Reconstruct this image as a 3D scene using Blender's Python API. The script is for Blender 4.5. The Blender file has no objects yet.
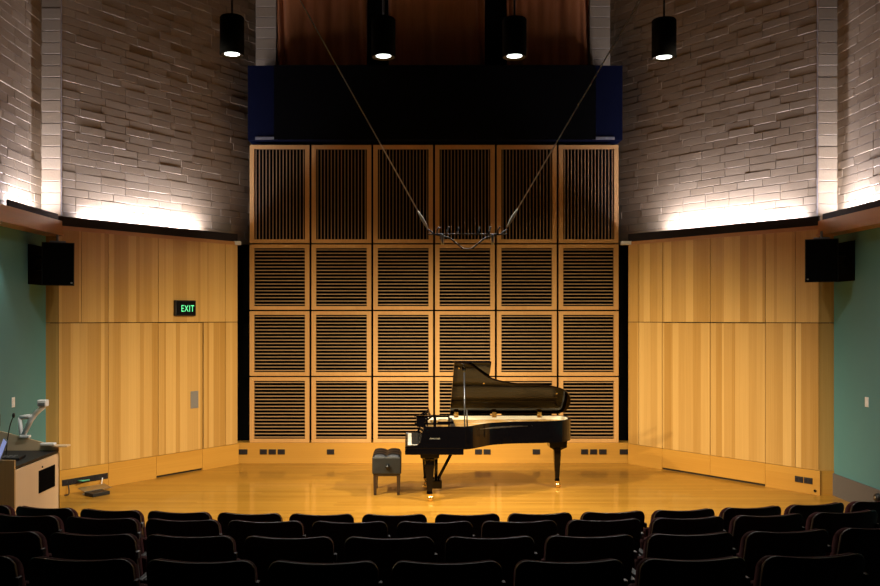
import bpy, bmesh, math, random
from mathutils import Vector, Matrix
random.seed(7)
sc = bpy.context.scene
C = sc.collection
PI = math.pi

# ------------------------------------------------------------------ camera
# metres; stage floor z = 0, hall axis X = 0, Y runs from the seats to the stage
FOC = 900.0; PX0 = 408.0; PY0 = 318.0; CX = -0.45; CZ = 2.5
cd = bpy.data.cameras.new('camera')
cam = bpy.data.objects.new('camera', cd); C.objects.link(cam)
cam.location = (CX, 0, CZ); cam.rotation_euler = (PI/2, 0, 0)
cd.sensor_width = 36.0; cd.lens = 36.0*FOC/880.0
cd.shift_x = (440-PX0)/880.0; cd.shift_y = (PY0-293)/880.0
cd.clip_start = 0.05; cd.clip_end = 200
sc.camera = cam

# ------------------------------------------------------------------ view + world
vs = sc.view_settings
vs.view_transform = 'Standard'; vs.look = 'None'; vs.gamma = 1.0
vs.use_curve_mapping = False
vs.exposure = 0.0
w = bpy.data.worlds.new('world'); sc.world = w; w.use_nodes = True
w.node_tree.nodes['Background'].inputs[0].default_value = (0.5, 0.5, 0.6, 1)
w.node_tree.nodes['Background'].inputs[1].default_value = 0.004

def spot(name, loc, target, power, size_deg, blend, col, radius=0.06, parent=None):
    l = bpy.data.lights.new(name, 'SPOT'); l.energy = power
    l.spot_size = math.radians(size_deg); l.spot_blend = blend
    l.color = col; l.shadow_soft_size = radius
    o = bpy.data.objects.new(name, l); C.objects.link(o)
    o.location = loc
    d = Vector(target)-Vector(loc)
    o.rotation_euler = d.to_track_quat('-Z', 'Y').to_euler()
    if parent: o.parent = parent
    return o

WARM = (1.0, 0.82, 0.52)
STAGE_LIGHTS = [   # location, target, watts, cone, blend
    ((-4.9, 8.3, 6.0), (2.2, 14.2, 0.0), 4300, 50.5, 0.95),
    ((4.9, 8.3, 6.0), (-2.2, 14.2, 0.0), 4300, 50.5, 0.95),
    ((-5.0, 7.6, 4.2), (2.9, 14.2, 0.6), 1500, 36, 1.0),
    ((-2.2, 6.8, 5.5), (-2.3, 13.4, 0.0), 1250, 56, 1.0),
    ((2.2, 6.8, 5.5), (2.3, 13.4, 0.0), 1250, 56, 1.0),
]

# ------------------------------------------------------------------ materials
def new_mat(name):
    m = bpy.data.materials.new(name); m.use_nodes = True
    nt = m.node_tree
    return m, nt, nt.nodes['Principled BSDF']

def plain(name, col, rough=0.5, metal=0.0, coat=0.0, bump=0.0, bscale=60, var=0.06, spec=0.5):
    m, nt, b = new_mat(name)
    n = nt.nodes; L = nt.links
    b.inputs['Roughness'].default_value = rough
    b.inputs['Metallic'].default_value = metal
    b.inputs['Specular IOR Level'].default_value = spec
    b.inputs['Coat Weight'].default_value = coat
    tc = n.new('ShaderNodeTexCoord'); nz = n.new('ShaderNodeTexNoise')
    nz.inputs['Scale'].default_value = bscale; nz.inputs['Detail'].default_value = 4
    L.new(tc.outputs['Object'], nz.inputs['Vector'])
    mx = n.new('ShaderNodeMixRGB'); mx.blend_type = 'MIX'
    c = list(col)
    mx.inputs[1].default_value = (*[v*(1-var) for v in c], 1)
    mx.inputs[2].default_value = (*[min(1, v*(1+var)) for v in c], 1)
    L.new(nz.outputs['Fac'], mx.inputs[0]); L.new(mx.outputs[0], b.inputs['Base Color'])
    if bump > 0:
        bp = n.new('ShaderNodeBump'); bp.inputs['Strength'].default_value = bump
        bp.inputs['Distance'].default_value = 0.01
        L.new(nz.outputs['Fac'], bp.inputs['Height']); L.new(bp.outputs[0], b.inputs['Normal'])
    return m

def emit(name, col, strength):
    m, nt, b = new_mat(name)
    b.inputs['Base Color'].default_value = (*col, 1)
    b.inputs['Emission Color'].default_value = (*col, 1)
    b.inputs['Emission Strength'].default_value = strength
    return m

def mnode(nt, op, a, b=None):
    x = nt.nodes.new('ShaderNodeMath'); x.operation = op
    for i, v in enumerate((a, b)):
        if v is None: continue
        if hasattr(v, 'is_linked') or hasattr(v, 'links'): nt.links.new(v, x.inputs[i])
        else: x.inputs[i].default_value = v
    return x.outputs[0]

def wood(name, dark, light, across='X', along='Z', leaf=0.17, grain=60, rough=0.35, coat=0.15, leafamt=0.75):
    """Veneer: leaves of random width and tone, fine grain running along 'along'."""
    m, nt, b = new_mat(name); n = nt.nodes; L = nt.links
    tc = n.new('ShaderNodeTexCoord'); sp = n.new('ShaderNodeSeparateXYZ')
    L.new(tc.outputs['Object'], sp.inputs[0])
    a = sp.outputs[across]; g = sp.outputs[along]
    oi = n.new('ShaderNodeObjectInfo')
    # leaf index
    i1 = mnode(nt, 'ADD', mnode(nt, 'FLOOR', mnode(nt, 'DIVIDE', a, leaf)), mnode(nt, 'FLOOR', mnode(nt, 'MULTIPLY', oi.outputs['Random'], 50.0)))
    i2 = mnode(nt, 'FLOOR', mnode(nt, 'DIVIDE', mnode(nt, 'ADD', a, 0.37), leaf*0.61))
    w1 = n.new('ShaderNodeTexWhiteNoise'); w1.noise_dimensions = '2D'
    cb = n.new('ShaderNodeCombineXYZ'); L.new(i1, cb.inputs[0]); L.new(i2, cb.inputs[1])
    L.new(cb.outputs[0], w1.inputs['Vector'])
    # grain
    cg = n.new('ShaderNodeCombineXYZ')
    L.new(mnode(nt, 'MULTIPLY', a, grain), cg.inputs[0])
    L.new(mnode(nt, 'MULTIPLY', g, 0.8), cg.inputs[1])
    L.new(mnode(nt, 'MULTIPLY', w1.outputs['Value'], 40), cg.inputs[2])
    nz = n.new('ShaderNodeTexNoise'); nz.inputs['Scale'].default_value = 1.0
    nz.inputs['Detail'].default_value = 5; nz.inputs['Distortion'].default_value = 0.4
    L.new(cg.outputs[0], nz.inputs['Vector'])
    f = mnode(nt, 'ADD', mnode(nt, 'MULTIPLY', w1.outputs['Value'], leafamt),
              mnode(nt, 'MULTIPLY', nz.outputs['Fac'], 1.0-leafamt))
    mx = n.new('ShaderNodeMixRGB')
    mx.inputs[1].default_value = (*dark, 1); mx.inputs[2].default_value = (*light, 1)
    L.new(f, mx.inputs[0]); L.new(mx.outputs[0], b.inputs['Base Color'])
    b.inputs['Roughness'].default_value = rough
    b.inputs['Coat Weight'].default_value = coat; b.inputs['Coat Roughness'].default_value = 0.25
    return m

def floor_mat():
    m, nt, b = new_mat('stage_boards'); n = nt.nodes; L = nt.links
    tc = n.new('ShaderNodeTexCoord'); sp = n.new('ShaderNodeSeparateXYZ')
    L.new(tc.outputs['Object'], sp.inputs[0])
    bw = 0.085
    yi = mnode(nt, 'DIVIDE', sp.outputs['Y'], bw)
    row = mnode(nt, 'FLOOR', yi)
    wn = n.new('ShaderNodeTexWhiteNoise'); wn.noise_dimensions = '1D'; L.new(row, wn.inputs['W'])
    xo = mnode(nt, 'ADD', mnode(nt, 'DIVIDE', sp.outputs['X'], 1.9), mnode(nt, 'MULTIPLY', wn.outputs['Value'], 9))
    xi = mnode(nt, 'FLOOR', xo)
    cb = n.new('ShaderNodeCombineXYZ'); L.new(row, cb.inputs[0]); L.new(xi, cb.inputs[1])
    w2 = n.new('ShaderNodeTexWhiteNoise'); w2.noise_dimensions = '2D'; L.new(cb.outputs[0], w2.inputs['Vector'])
    cg = n.new('ShaderNodeCombineXYZ')
    L.new(mnode(nt, 'MULTIPLY', sp.outputs['X'], 1.2), cg.inputs[0])
    L.new(mnode(nt, 'MULTIPLY', sp.outputs['Y'], 70), cg.inputs[1])
    L.new(mnode(nt, 'MULTIPLY', w2.outputs['Value'], 30), cg.inputs[2])
    nz = n.new('ShaderNodeTexNoise'); nz.inputs['Scale'].default_value = 1; nz.inputs['Detail'].default_value = 4
    L.new(cg.outputs[0], nz.inputs['Vector'])
    f = mnode(nt, 'ADD', mnode(nt, 'MULTIPLY', w2.outputs['Value'], 0.6), mnode(nt, 'MULTIPLY', nz.outputs['Fac'], 0.4))
    mx = n.new('ShaderNodeMixRGB')
    mx.inputs[1].default_value = (0.30, 0.137, 0.012, 1); mx.inputs[2].default_value = (0.47, 0.243, 0.034, 1)
    L.new(f, mx.inputs[0])
    # board joints
    fr = mnode(nt, 'FRACT', yi)
    jt = mnode(nt, 'LESS_THAN', fr, 0.035)
    mj = n.new('ShaderNodeMixRGB'); L.new(jt, mj.inputs[0]); L.new(mx.outputs[0], mj.inputs[1])
    mj.inputs[2].default_value = (0.2, 0.09, 0.02, 1)
    L.new(mj.outputs[0], b.inputs['Base Color'])
    b.inputs['Roughness'].default_value = 0.4
    b.inputs['Coat Weight'].default_value = 0.42; b.inputs['Coat Roughness'].default_value = 0.06
    b.inputs['Specular IOR Level'].default_value = 0.15
    n2 = n.new('ShaderNodeTexNoise'); n2.inputs['Scale'].default_value = 1.5; n2.inputs['Detail'].default_value = 2
    L.new(tc.outputs['Object'], n2.inputs['Vector'])
    bp = n.new('ShaderNodeBump'); bp.inputs['Strength'].default_value = 0.03; bp.inputs['Distance'].default_value = 0.02
    L.new(n2.outputs['Fac'], bp.inputs['Height']); L.new(bp.outputs[0], b.inputs['Coat Normal'])
    return m

def brick_mat():
    m, nt, b = new_mat('painted_brick'); n = nt.nodes; L = nt.links
    oi = n.new('ShaderNodeObjectInfo'); ge = n.new('ShaderNodeNewGeometry')
    r = mnode(nt, 'FRACT', mnode(nt, 'ADD', oi.outputs['Random'], ge.outputs['Random Per Island']))
    tc = n.new('ShaderNodeTexCoord'); nz = n.new('ShaderNodeTexNoise'); nz.inputs['Scale'].default_value = 14
    nz.inputs['Detail'].default_value = 6
    L.new(ge.outputs['Position'], nz.inputs['Vector'])
    f = mnode(nt, 'ADD', mnode(nt, 'MULTIPLY', r, 0.7), mnode(nt, 'MULTIPLY', nz.outputs['Fac'], 0.3))
    mx = n.new('ShaderNodeMixRGB')
    mx.inputs[1].default_value = (0.265, 0.190, 0.105, 1); mx.inputs[2].default_value = (0.345, 0.262, 0.158, 1)
    L.new(f, mx.inputs[0]); L.new(mx.outputs[0], b.inputs['Base Color'])
    b.inputs['Roughness'].default_value = 0.6
    n3 = n.new('ShaderNodeTexNoise'); n3.inputs['Scale'].default_value = 35; n3.inputs['Detail'].default_value = 5
    L.new(ge.outputs['Position'], n3.inputs['Vector'])
    bp = n.new('ShaderNodeBump'); bp.inputs['Strength'].default_value = 0.2; bp.inputs['Distance'].default_value = 0.008
    L.new(n3.outputs['Fac'], bp.inputs['Height']); L.new(bp.outputs[0], b.inputs['Normal'])
    return m

def drape_mat():
    m, nt, b = new_mat('copper_cloth'); n = nt.nodes; L = nt.links
    tc = n.new('ShaderNodeTexCoord'); nz = n.new('ShaderNodeTexNoise'); nz.inputs['Scale'].default_value = 3
    mp = n.new('ShaderNodeMapping'); mp.inputs['Scale'].default_value = (6, 6, 0.5)
    L.new(tc.outputs['Object'], mp.inputs[0]); L.new(mp.outputs[0], nz.inputs['Vector'])
    mx = n.new('ShaderNodeMixRGB')
    mx.inputs[1].default_value = (0.40, 0.13, 0.035, 1); mx.inputs[2].default_value = (0.60, 0.22, 0.065, 1)
    L.new(nz.outputs['Fac'], mx.inputs[0]); L.new(mx.outputs[0], b.inputs['Base Color'])
    b.inputs['Roughness'].default_value = 0.42; b.inputs['Sheen Weight'].default_value = 0.3
    return m

M = {}
M['floor'] = floor_mat()
M['brick'] = brick_mat()
M['mortar'] = plain('mortar', (0.24, 0.20, 0.16), 0.8)
M['panel'] = wood('oak_veneer', (0.37, 0.185, 0.032), (0.70, 0.44, 0.150), 'X', 'Z', 0.23, leafamt=0.62)
M['skirt'] = wood('oak_skirting', (0.44, 0.205, 0.028), (0.58, 0.31, 0.055), 'Z', 'X', 0.25, leafamt=0.35)
M['slat'] = wood('slat_timber', (0.50, 0.25, 0.075), (0.68, 0.39, 0.14), 'X', 'Z', 0.5, leafamt=0.3, rough=0.42)
M['slatthin'] = wood('slat_thin_timber', (0.30, 0.17, 0.07), (0.42, 0.26, 0.12), 'X', 'Z', 0.5, leafamt=0.3, rough=0.5)
M['trimwood'] = wood('trim_timber', (0.40, 0.18, 0.06), (0.52, 0.26, 0.09), 'Z', 'X', 0.3, leafamt=0.3)
M['backing'] = plain('black_felt', (0.003, 0.003, 0.003), 0.95, spec=0.03)
M['core'] = plain('dark_core', (0.03, 0.022, 0.015), 0.9)
M['rail'] = plain('dark_rail', (0.018, 0.013, 0.016), 0.6, spec=0.2)
M['green'] = plain('green_paint', (0.095, 0.27, 0.29), 0.55, bscale=4, var=0.04)
M['greyskirt'] = plain('grey_skirting', (0.13, 0.12, 0.115), 0.6)
M['carpet'] = plain('dark_carpet', (0.02, 0.014, 0.013), 0.95, bump=0.3, bscale=300)
M['dark'] = plain('black_paint', (0.004, 0.004, 0.005), 0.85, spec=0.1)
M['navy'] = plain('navy_cloth', (0.0035, 0.005, 0.018), 0.9, bscale=15, spec=0.05)
M['drape'] = drape_mat()
M['piano'] = plain('black_lacquer', (0.0015, 0.0013, 0.0018), 0.06, coat=0.0, spec=0.25, var=0.02)
M['lid'] = plain('lid_lacquer', (0.004, 0.002, 0.0008), 0.05, coat=0.0, spec=0.14, var=0.02)
M['sound'] = wood('spruce_soundboard', (0.52, 0.35, 0.15), (0.62, 0.43, 0.20), 'Y', 'X', 0.1, leafamt=0.3)
M['maple'] = plain('pale_maple', (0.96, 0.92, 0.80), 0.4)
M['gold'] = plain('gold_plate', (0.50, 0.31, 0.09), 0.35, metal=0.6)
M['brass'] = plain('brass', (0.80, 0.58, 0.22), 0.25, metal=1.0)
M['ivory'] = plain('ivory_keys', (0.85, 0.82, 0.74), 0.3)
M['felt'] = plain('red_felt', (0.3, 0.03, 0.03), 0.9)
M['steel'] = plain('steel', (0.55, 0.56, 0.58), 0.3, metal=1.0)
M['propmetal'] = plain('dark_prop', (0.10, 0.11, 0.14), 0.3, metal=0.8)
M['grey'] = plain('grey_metal', (0.28, 0.28, 0.28), 0.45, metal=0.5)
M['leather'] = plain('black_leather', (0.004, 0.004, 0.0045), 0.38, bump=0.2, bscale=120)
M['benchside'] = plain('grey_leather', (0.013, 0.015, 0.015), 0.42, bump=0.15, bscale=120)
M['benchwood'] = plain('ebony_leg', (0.02, 0.012, 0.01), 0.2, coat=0.5)
M['seatback'] = plain('black_shell', (0.05, 0.032, 0.022), 0.4, bscale=200)
M['maroon'] = plain('maroon_fabric', (0.055, 0.009, 0.008), 0.9, spec=0.2, bump=0.2, bscale=400)
M['black'] = plain('black_plastic', (0.007, 0.007, 0.008), 0.5)
M['white'] = plain('white_plastic', (0.90, 0.90, 0.90), 0.4)
M['lectern'] = wood('beech_laminate', (0.74, 0.53, 0.32), (0.84, 0.63, 0.41), 'Y', 'Z', 0.6, leafamt=0.2)
M['lecterndark'] = wood('beech_edge', (0.45, 0.27, 0.11), (0.55, 0.35, 0.16), 'X', 'Z', 0.6, leafamt=0.2)
M['screen'] = emit('laptop_screen', (0.35, 0.38, 0.75), 0.5)
M['exitgreen'] = emit('exit_green', (0.12, 0.85, 0.36), 0.95)
M['lens'] = emit('lamp_lens', (0.86, 0.95, 0.92), 5.0)
M['tube'] = emit('fluorescent_tube', (0.92, 0.9, 1.0), 6.0)
M['cable'] = plain('steel_cable', (0.75, 0.70, 0.58), 0.5)
M['greenwire'] = plain('green_wire', (0.08, 0.4, 0.25), 0.5)
M['silver'] = plain('silver_letters', (0.42, 0.40, 0.34), 0.4, metal=0.5)

# ------------------------------------------------------------------ helpers
def tag(o, label=None, cat=None, group=None, kind=None):
    if label: o['label'] = label
    if cat: o['category'] = cat
    if group: o['group'] = group
    if kind: o['kind'] = kind
    return o

def empty(name, loc=(0, 0, 0), rz=0.0, parent=None):
    o = bpy.data.objects.new(name, None); C.objects.link(o)
    o.empty_display_size = 0.1
    o.location = loc; o.rotation_euler = (0, 0, rz)
    if parent: o.parent = parent
    return o

def link_mesh(name, me, parent=None, loc=(0, 0, 0), rot=(0, 0, 0), scale=None):
    o = bpy.data.objects.new(name, me); C.objects.link(o)
    o.location = loc; o.rotation_euler = rot
    if scale: o.scale = scale
    if parent: o.parent = parent
    return o

class MB:
    def __init__(s): s.v = []; s.f = []; s.sm = []
    def add(s, vs, fs, smooth=False, mat=None):
        k = len(s.v)
        s.v += [tuple(mat @ Vector(p)) if mat else tuple(p) for p in vs]
        s.f += [tuple(i+k for i in f) for f in fs]
        s.sm += [smooth]*len(fs); return s
    def box(s, x0, x1, y0, y1, z0, z1, mat=None):
        return s.add([(x0,y0,z0),(x1,y0,z0),(x1,y1,z0),(x0,y1,z0),(x0,y0,z1),(x1,y0,z1),(x1,y1,z1),(x0,y1,z1)],
              [(0,3,2,1),(4,5,6,7),(0,1,5,4),(1,2,6,5),(2,3,7,6),(3,0,4,7)], mat=mat)
    def cbox(s, x0, x1, y0, y1, z0, z1, c, mat=None):
        """box with chamfered edges"""
        bm = bmesh.new()
        bmesh.ops.create_cube(bm, size=1)
        for v in bm.verts:
            v.co = ((x0+x1)/2+v.co.x*(x1-x0), (y0+y1)/2+v.co.y*(y1-y0), (z0+z1)/2+v.co.z*(z1-z0))
        bmesh.ops.bevel(bm, geom=bm.edges[:], offset=c, segments=2, affect='EDGES', profile=0.5)
        bm.verts.index_update()
        s.add([tuple(v.co) for v in bm.verts], [tuple(v.index for v in f.verts) for f in bm.faces], False, mat)
        bm.free(); return s
    def tube(s, pts, r, n=8, smooth=True, caps=True):
        pts = [Vector(p) for p in pts]; rs = r if isinstance(r, (list, tuple)) else [r]*len(pts)
        vs = []; up = None
        for i, p in enumerate(pts):
            d = (pts[min(i+1, len(pts)-1)]-pts[max(i-1, 0)]).normalized()
            a = Vector((0,0,1)) if abs(d.z) < 0.95 else Vector((1,0,0))
            if up is not None:
                e1 = (up - d*up.dot(d)).normalized()
            else: e1 = d.cross(a).normalized()
            up = e1; e2 = d.cross(e1)
            for k in range(n):
                t = 2*PI*k/n; vs.append(p+(e1*math.cos(t)+e2*math.sin(t))*rs[i])
        fs = []
        for i in range(len(pts)-1):
            for k in range(n):
                a = i*n+k; b = i*n+(k+1) % n
                fs.append((a, b, b+n, a+n))
        s.add(vs, fs, smooth)
        if caps:
            k = len(s.v)-len(vs)
            s.f.append(tuple(k+i for i in reversed(range(n)))); s.sm.append(False)
            k2 = k+(len(pts)-1)*n
            s.f.append(tuple(k2+i for i in range(n))); s.sm.append(False)
        return s
    def lathe(s, prof, n=24, loc=(0,0,0), smooth=True, mat=None):
        vs = []; fs = []
        for (r, z) in prof:
            for k in range(n):
                t = 2*PI*k/n; vs.append((loc[0]+r*math.cos(t), loc[1]+r*math.sin(t), loc[2]+z))
        for i in range(len(prof)-1):
            for k in range(n):
                a = i*n+k; b = i*n+(k+1) % n; fs.append((a, b, b+n, a+n))
        return s.add(vs, fs, smooth, mat)
    def prism(s, pts, z0, z1, mat=None, smooth_side=False):
        n = len(pts)
        vs = [(x, y, z0) for x, y in pts]+[(x, y, z1) for x, y in pts]
        k = len(s.v)
        s.add(vs, [tuple(reversed(range(n))), tuple(range(n, 2*n))], False, mat)
        side = [(i, (i+1) % n, (i+1) % n+n, i+n) for i in range(n)]
        s.f += [tuple(i+k for i in f) for f in side]; s.sm += [smooth_side]*n
        return s
    def ring(s, outer, inner, z0, z1, mat=None):
        n = len(outer)
        vs = [(x,y,z0) for x,y in outer]+[(x,y,z1) for x,y in outer]+[(x,y,z0) for x,y in inner]+[(x,y,z1) for x,y in inner]
        fs = []
        for i in range(n):
            j = (i+1) % n
            fs += [(i, j, j+n, i+n), (2*n+j, 2*n+i, 3*n+i, 3*n+j), (i+n, j+n, 3*n+j, 3*n+i), (j, i, 2*n+i, 2*n+j)]
        return s.add(vs, fs, False, mat)
    def mesh(s, name, mat):
        me = bpy.data.meshes.new(name); me.from_pydata(s.v, [], s.f)
        me.polygons.foreach_set('use_smooth', s.sm)
        if mat: me.materials.append(M[mat] if isinstance(mat, str) else mat)
        bm = bmesh.new(); bm.from_mesh(me)
        bmesh.ops.recalc_face_normals(bm, faces=bm.faces[:]); bm.to_mesh(me); bm.free()
        me.update(); return me
    def build(s, name, mat, parent=None, loc=(0,0,0), rot=(0,0,0)):
        return link_mesh(name, s.mesh(name, mat), parent, loc, rot)

def catmull(pts, per=6, closed=False):
    out = []; n = len(pts)
    rng = range(n if closed else n-1)
    for i in rng:
        p = [Vector(pts[(i+k) % n]) if closed else Vector(pts[min(max(i+k, 0), n-1)]) for k in (-1, 0, 1, 2)]
        for q in range(per):
            t = q/per
            out.append(0.5*((2*p[1])+(-p[0]+p[2])*t+(2*p[0]-5*p[1]+4*p[2]-p[3])*t*t+(-p[0]+3*p[1]-3*p[2]+p[3])*t**3))
    if not closed: out.append(Vector(pts[-1]))
    return out

def at(px, py, Y):      # a point at distance Y from its direction in the photo
    return Vector((CX+(px-PX0)*Y/FOC, Y, CZ+(PY0-py)*Y/FOC))

# ------------------------------------------------------------------ the setting
YW = 15.52                      # face of the slatted back wall
WF = (3.35, 15.45); WN = (5.368, 12.71)   # far and near foot of the angled timber walls (right side)
GX = 5.56                       # green side walls
ZTOP = 3.75                     # top of the timber
CEIL = 10.6

f = MB().box(-5.9, 5.9, 3.0, 16.6, -0.12, 0.0).build('floor', 'floor')
tag(f, 'glossy honey coloured timber stage floor', kind='structure')

# seating tiers, concentric with the seat rows
SXC, SYC = -0.555, 22.4
ROWS = [(6.92, 0.119, 0.989), (5.94, 0.285, 1.155), (5.0, 0.41, 1.28), (4.06, 0.527, 1.397)]
edges = [15.0, 16.02, 16.98, 17.92, 18.86, 19.8, 20.8, 21.8, 24.2]
zs = [0.119, 0.285, 0.41, 0.527, 0.70, 0.86, 1.02, 1.02]
for i in range(8):
    r0, r1, z = edges[i], edges[i+1], zs[i]
    mb = MB(); n = 24; vs = []
    for rr in (r0, r1):
        a0 = -math.asin((5.5+SXC)/rr); a1 = math.asin((5.5-SXC)/rr)
        for k in range(n+1):
            t = a0+(a1-a0)*k/n
            vs.append((SXC+rr*math.sin(t), SYC-rr*math.cos(t)))
    N1 = n+1
    v3 = [(x, y, -0.1) for x, y in vs]+[(x, y, z) for x, y in vs]
    fs = []
    for k in range(n):
        fs += [(2*N1+k, 2*N1+k+1, 3*N1+k+1, 3*N1+k), (k, k+1, N1+k+1, N1+k),
               (k, k+1, 2*N1+k+1, 2*N1+k), (N1+k, N1+k+1, 3*N1+k+1, 3*N1+k)]
    fs += [(0, N1, 3*N1, 2*N1), (n, N1+n, 3*N1+n, 2*N1+n)]
    mb.add(v3, fs)
    tag(mb.build('floor_tier', 'carpet'), 'dark carpeted seating tier', kind='structure')

c = MB().box(-6.4, 6.4, -3.2, 17.0, CEIL, CEIL+0.1).build('ceiling', 'dark')
tag(c, 'dark ceiling high above the hall', kind='structure')
c = MB().box(-6.4, 6.4, -3.2, -3.1, -0.1, CEIL).build('wall_rear', 'dark')
tag(c, 'dark rear wall behind the seats', kind='structure')

# ---- green side walls with grey skirting and timber fascia
for s, side in ((-1, 'left'), (1, 'right')):
    x0, x1 = sorted((s*GX, s*(GX+0.6)))
    o = MB().box(x0, x1, -3.1, 12.85, -0.1, 3.655).build('wall_'+side+'_side', 'green')
    tag(o, 'green painted side wall on the '+side, kind='structure')
    x0, x1 = sorted((s*GX, s*(GX-0.02)))
    o = MB().box(x0, x1, 7.3, 12.71, 0.0, 0.31).build('baseboard_'+side+'_side', 'greyskirt')
    tag(o, 'plain grey skirting under the green wall', kind='structure')
    # fascia
    fr = empty('trim_1' if s < 0 else 'trim_2', (0, 0, 0))
    tag(fr, 'timber fascia ledge above the %s green wall' % side, kind='structure')
    x0, x1 = sorted((s*5.30, s*5.34))
    MB().box(x0, x1, 4.0, 12.62, 3.68, 3.86).build('fascia_board', 'trimwood', fr)
    x0, x1 = sorted((s*5.30, s*5.72))
    MB().box(x0, x1, 4.0, 12.69, 3.655, 3.68).build('soffit', 'trimwood', fr)
    x0, x1 = sorted((s*5.34, s*5.72))
    MB().box(x0, x1, 4.0, 12.69, 3.74, 3.78).build('trough_floor', 'core', fr)
    for (ya, yb) in ((11.0, 12.55), (8.2, 9.8)):
        x0, x1 = sorted((s*5.33, s*5.36))
        MB().box(x0, x1, ya, yb, 3.86, 3.95).build('light_rail', 'rail', fr)

# ---- angled timber walls
def wall_frame(s):
    if s < 0:
        P0 = Vector((-WN[0]-0.035, WN[1], 0)); P1 = Vector((-WF[0]-0.045, WF[1], 0))
    else:
        P0 = Vector((WF[0], WF[1], 0)); P1 = Vector((WN[0], WN[1], 0))
    d = P1-P0
    return P0, math.atan2(d.y, d.x), d.length
def wall_x(s, px):       # position along the wall seen in column px
    P0, a, L = wall_frame(s); d = Vector((math.cos(a), math.sin(a)))
    k = (px-PX0)/FOC
    # CX + k*t = P0.x + d.x*u ; t = P0.y + d.y*u
    return (CX+k*P0.y-P0.x)/(d.x-k*d.y)

LAY = {-1: dict(up=[80, 107, 157, 224], low=[107, 157, 202.3, 224], door=(157, 202.3), base=[107, 155, 201]),
       1: dict(up=[640, 663.5, 711.5, 766.5, 796.5], low=[640, 663.5, 711.5, 766.5, 796.5], door=(663.5, 766.5), base=[663.5, 711.5, 766.5])}
for s, side in ((-1, 'left'), (1, 'right')):
    P0, ang, L = wall_frame(s)
    wl = MB().box(0.0, L, 0.0, 0.10, 0.0, ZTOP).build('wall_'+side, 'core', None, P0, (0, 0, ang))
    tag(wl, 'angled honey timber panel wall on the '+side, kind='structure')
    d0, d1 = [wall_x(s, p) for p in LAY[s]['door']]
    g = 0.004
    ex = [0.0]+[wall_x(s, p) for p in LAY[s]['up']]+[L]
    for a, b in zip(ex[:-1], ex[1:]):
        MB().box(a+g, b-g, -0.03, 0.0, 2.436, ZTOP).build('panel', 'panel', wl)
    ex = [0.0]+[wall_x(s, p) for p in LAY[s]['low']]+[L]
    door = empty('door_1' if s < 0 else 'door_2', P0, ang)
    tag(door, 'flush timber door in the left panel wall' if s < 0 else 'flush double door in the right panel wall', kind='structure')
    for a, b in zip(ex[:-1], ex[1:]):
        isd = a > d0-0.02 and b < d1+0.02
        gg = 0.022 if (isd and s < 0) else g
        MB().box(a+g, b-gg, -0.03, 0.0, 0.35, 2.425 if not isd else 2.42).build('door_leaf' if isd else 'panel', 'panel', door if isd else wl)
    # skirting boards
    bb = empty('baseboard_'+side, P0, ang)
    tag(bb, 'timber skirting along the %s panel wall' % side, kind='structure')
    ex = [0.0]+[wall_x(s, p) for p in LAY[s]['base']]+[L+0.02]
    for a, b in zip(ex[:-1], ex[1:]):
        isd = a > d0-0.1 and b < d1+0.1
        MB().box(a+0.002, b-0.002, -0.036, 0.0, 0.035 if isd else 0.0, 0.345).build('kick_board' if isd else 'skirting_board', 'skirt', door if isd else bb)
    if s < 0:
        pl = MB().cbox(wall_x(s, 189.2), wall_x(s, 197.0), -0.037, -0.03, 1.03, 1.31, 0.003).build('push_plate', 'grey', door)
        tag(pl, 'grey metal push plate')
    # top trim, dark rail and trough floor
    tr = empty('trim_3' if s < 0 else 'trim_4', P0, ang)
    tag(tr, 'timber capping and dark rail along the top of the %s panel wall' % side, kind='structure')
    MB().box(-0.02, L+0.02, -0.045, 0.26, ZTOP, ZTOP+0.055).build('capping', 'trimwood', tr)
    MB().box(0.0, L, -0.03, 0.01, ZTOP+0.055, ZTOP+0.19).build('light_rail', 'rail', tr)
    # return strip facing the seats, at the near end of the timber wall
    x0, x1 = sorted((s*(WN[0]+(-0.018 if s > 0 else 0.017)), s*(GX+0.02)))
    rt = empty('trim_5' if s < 0 else 'trim_6')
    tag(rt, 'narrow timber return beside the green wall on the '+side, kind='structure')
    MB().box(x0, x1, 12.70, 12.80, 0.345, 2.425).build('return_panel', 'panel', rt)
    MB().box(x0, x1, 12.70, 12.80, 2.436, ZTOP).build('return_panel', 'panel', rt)
    MB().box(x0, x1, 12.694, 12.80, 0.0, 0.343).build('return_skirting', 'skirt', rt)
    # small pale end fitting where rail meets the slatted wall
    e = at(236 if s < 0 else 626, 243, 15.42)
    o = MB().cbox(e.x-0.09, e.x+0.09, 15.36, 15.44, e.z-0.035, e.z+0.03, 0.01).build('rail_end_cap', 'white', tr)
    o.parent = tr; o.matrix_parent_inverse = Matrix.Translation(P0).to_4x4().inverted() if False else (Matrix.Translation(P0) @ Matrix.Rotation(ang, 4, 'Z')).inverted()

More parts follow.
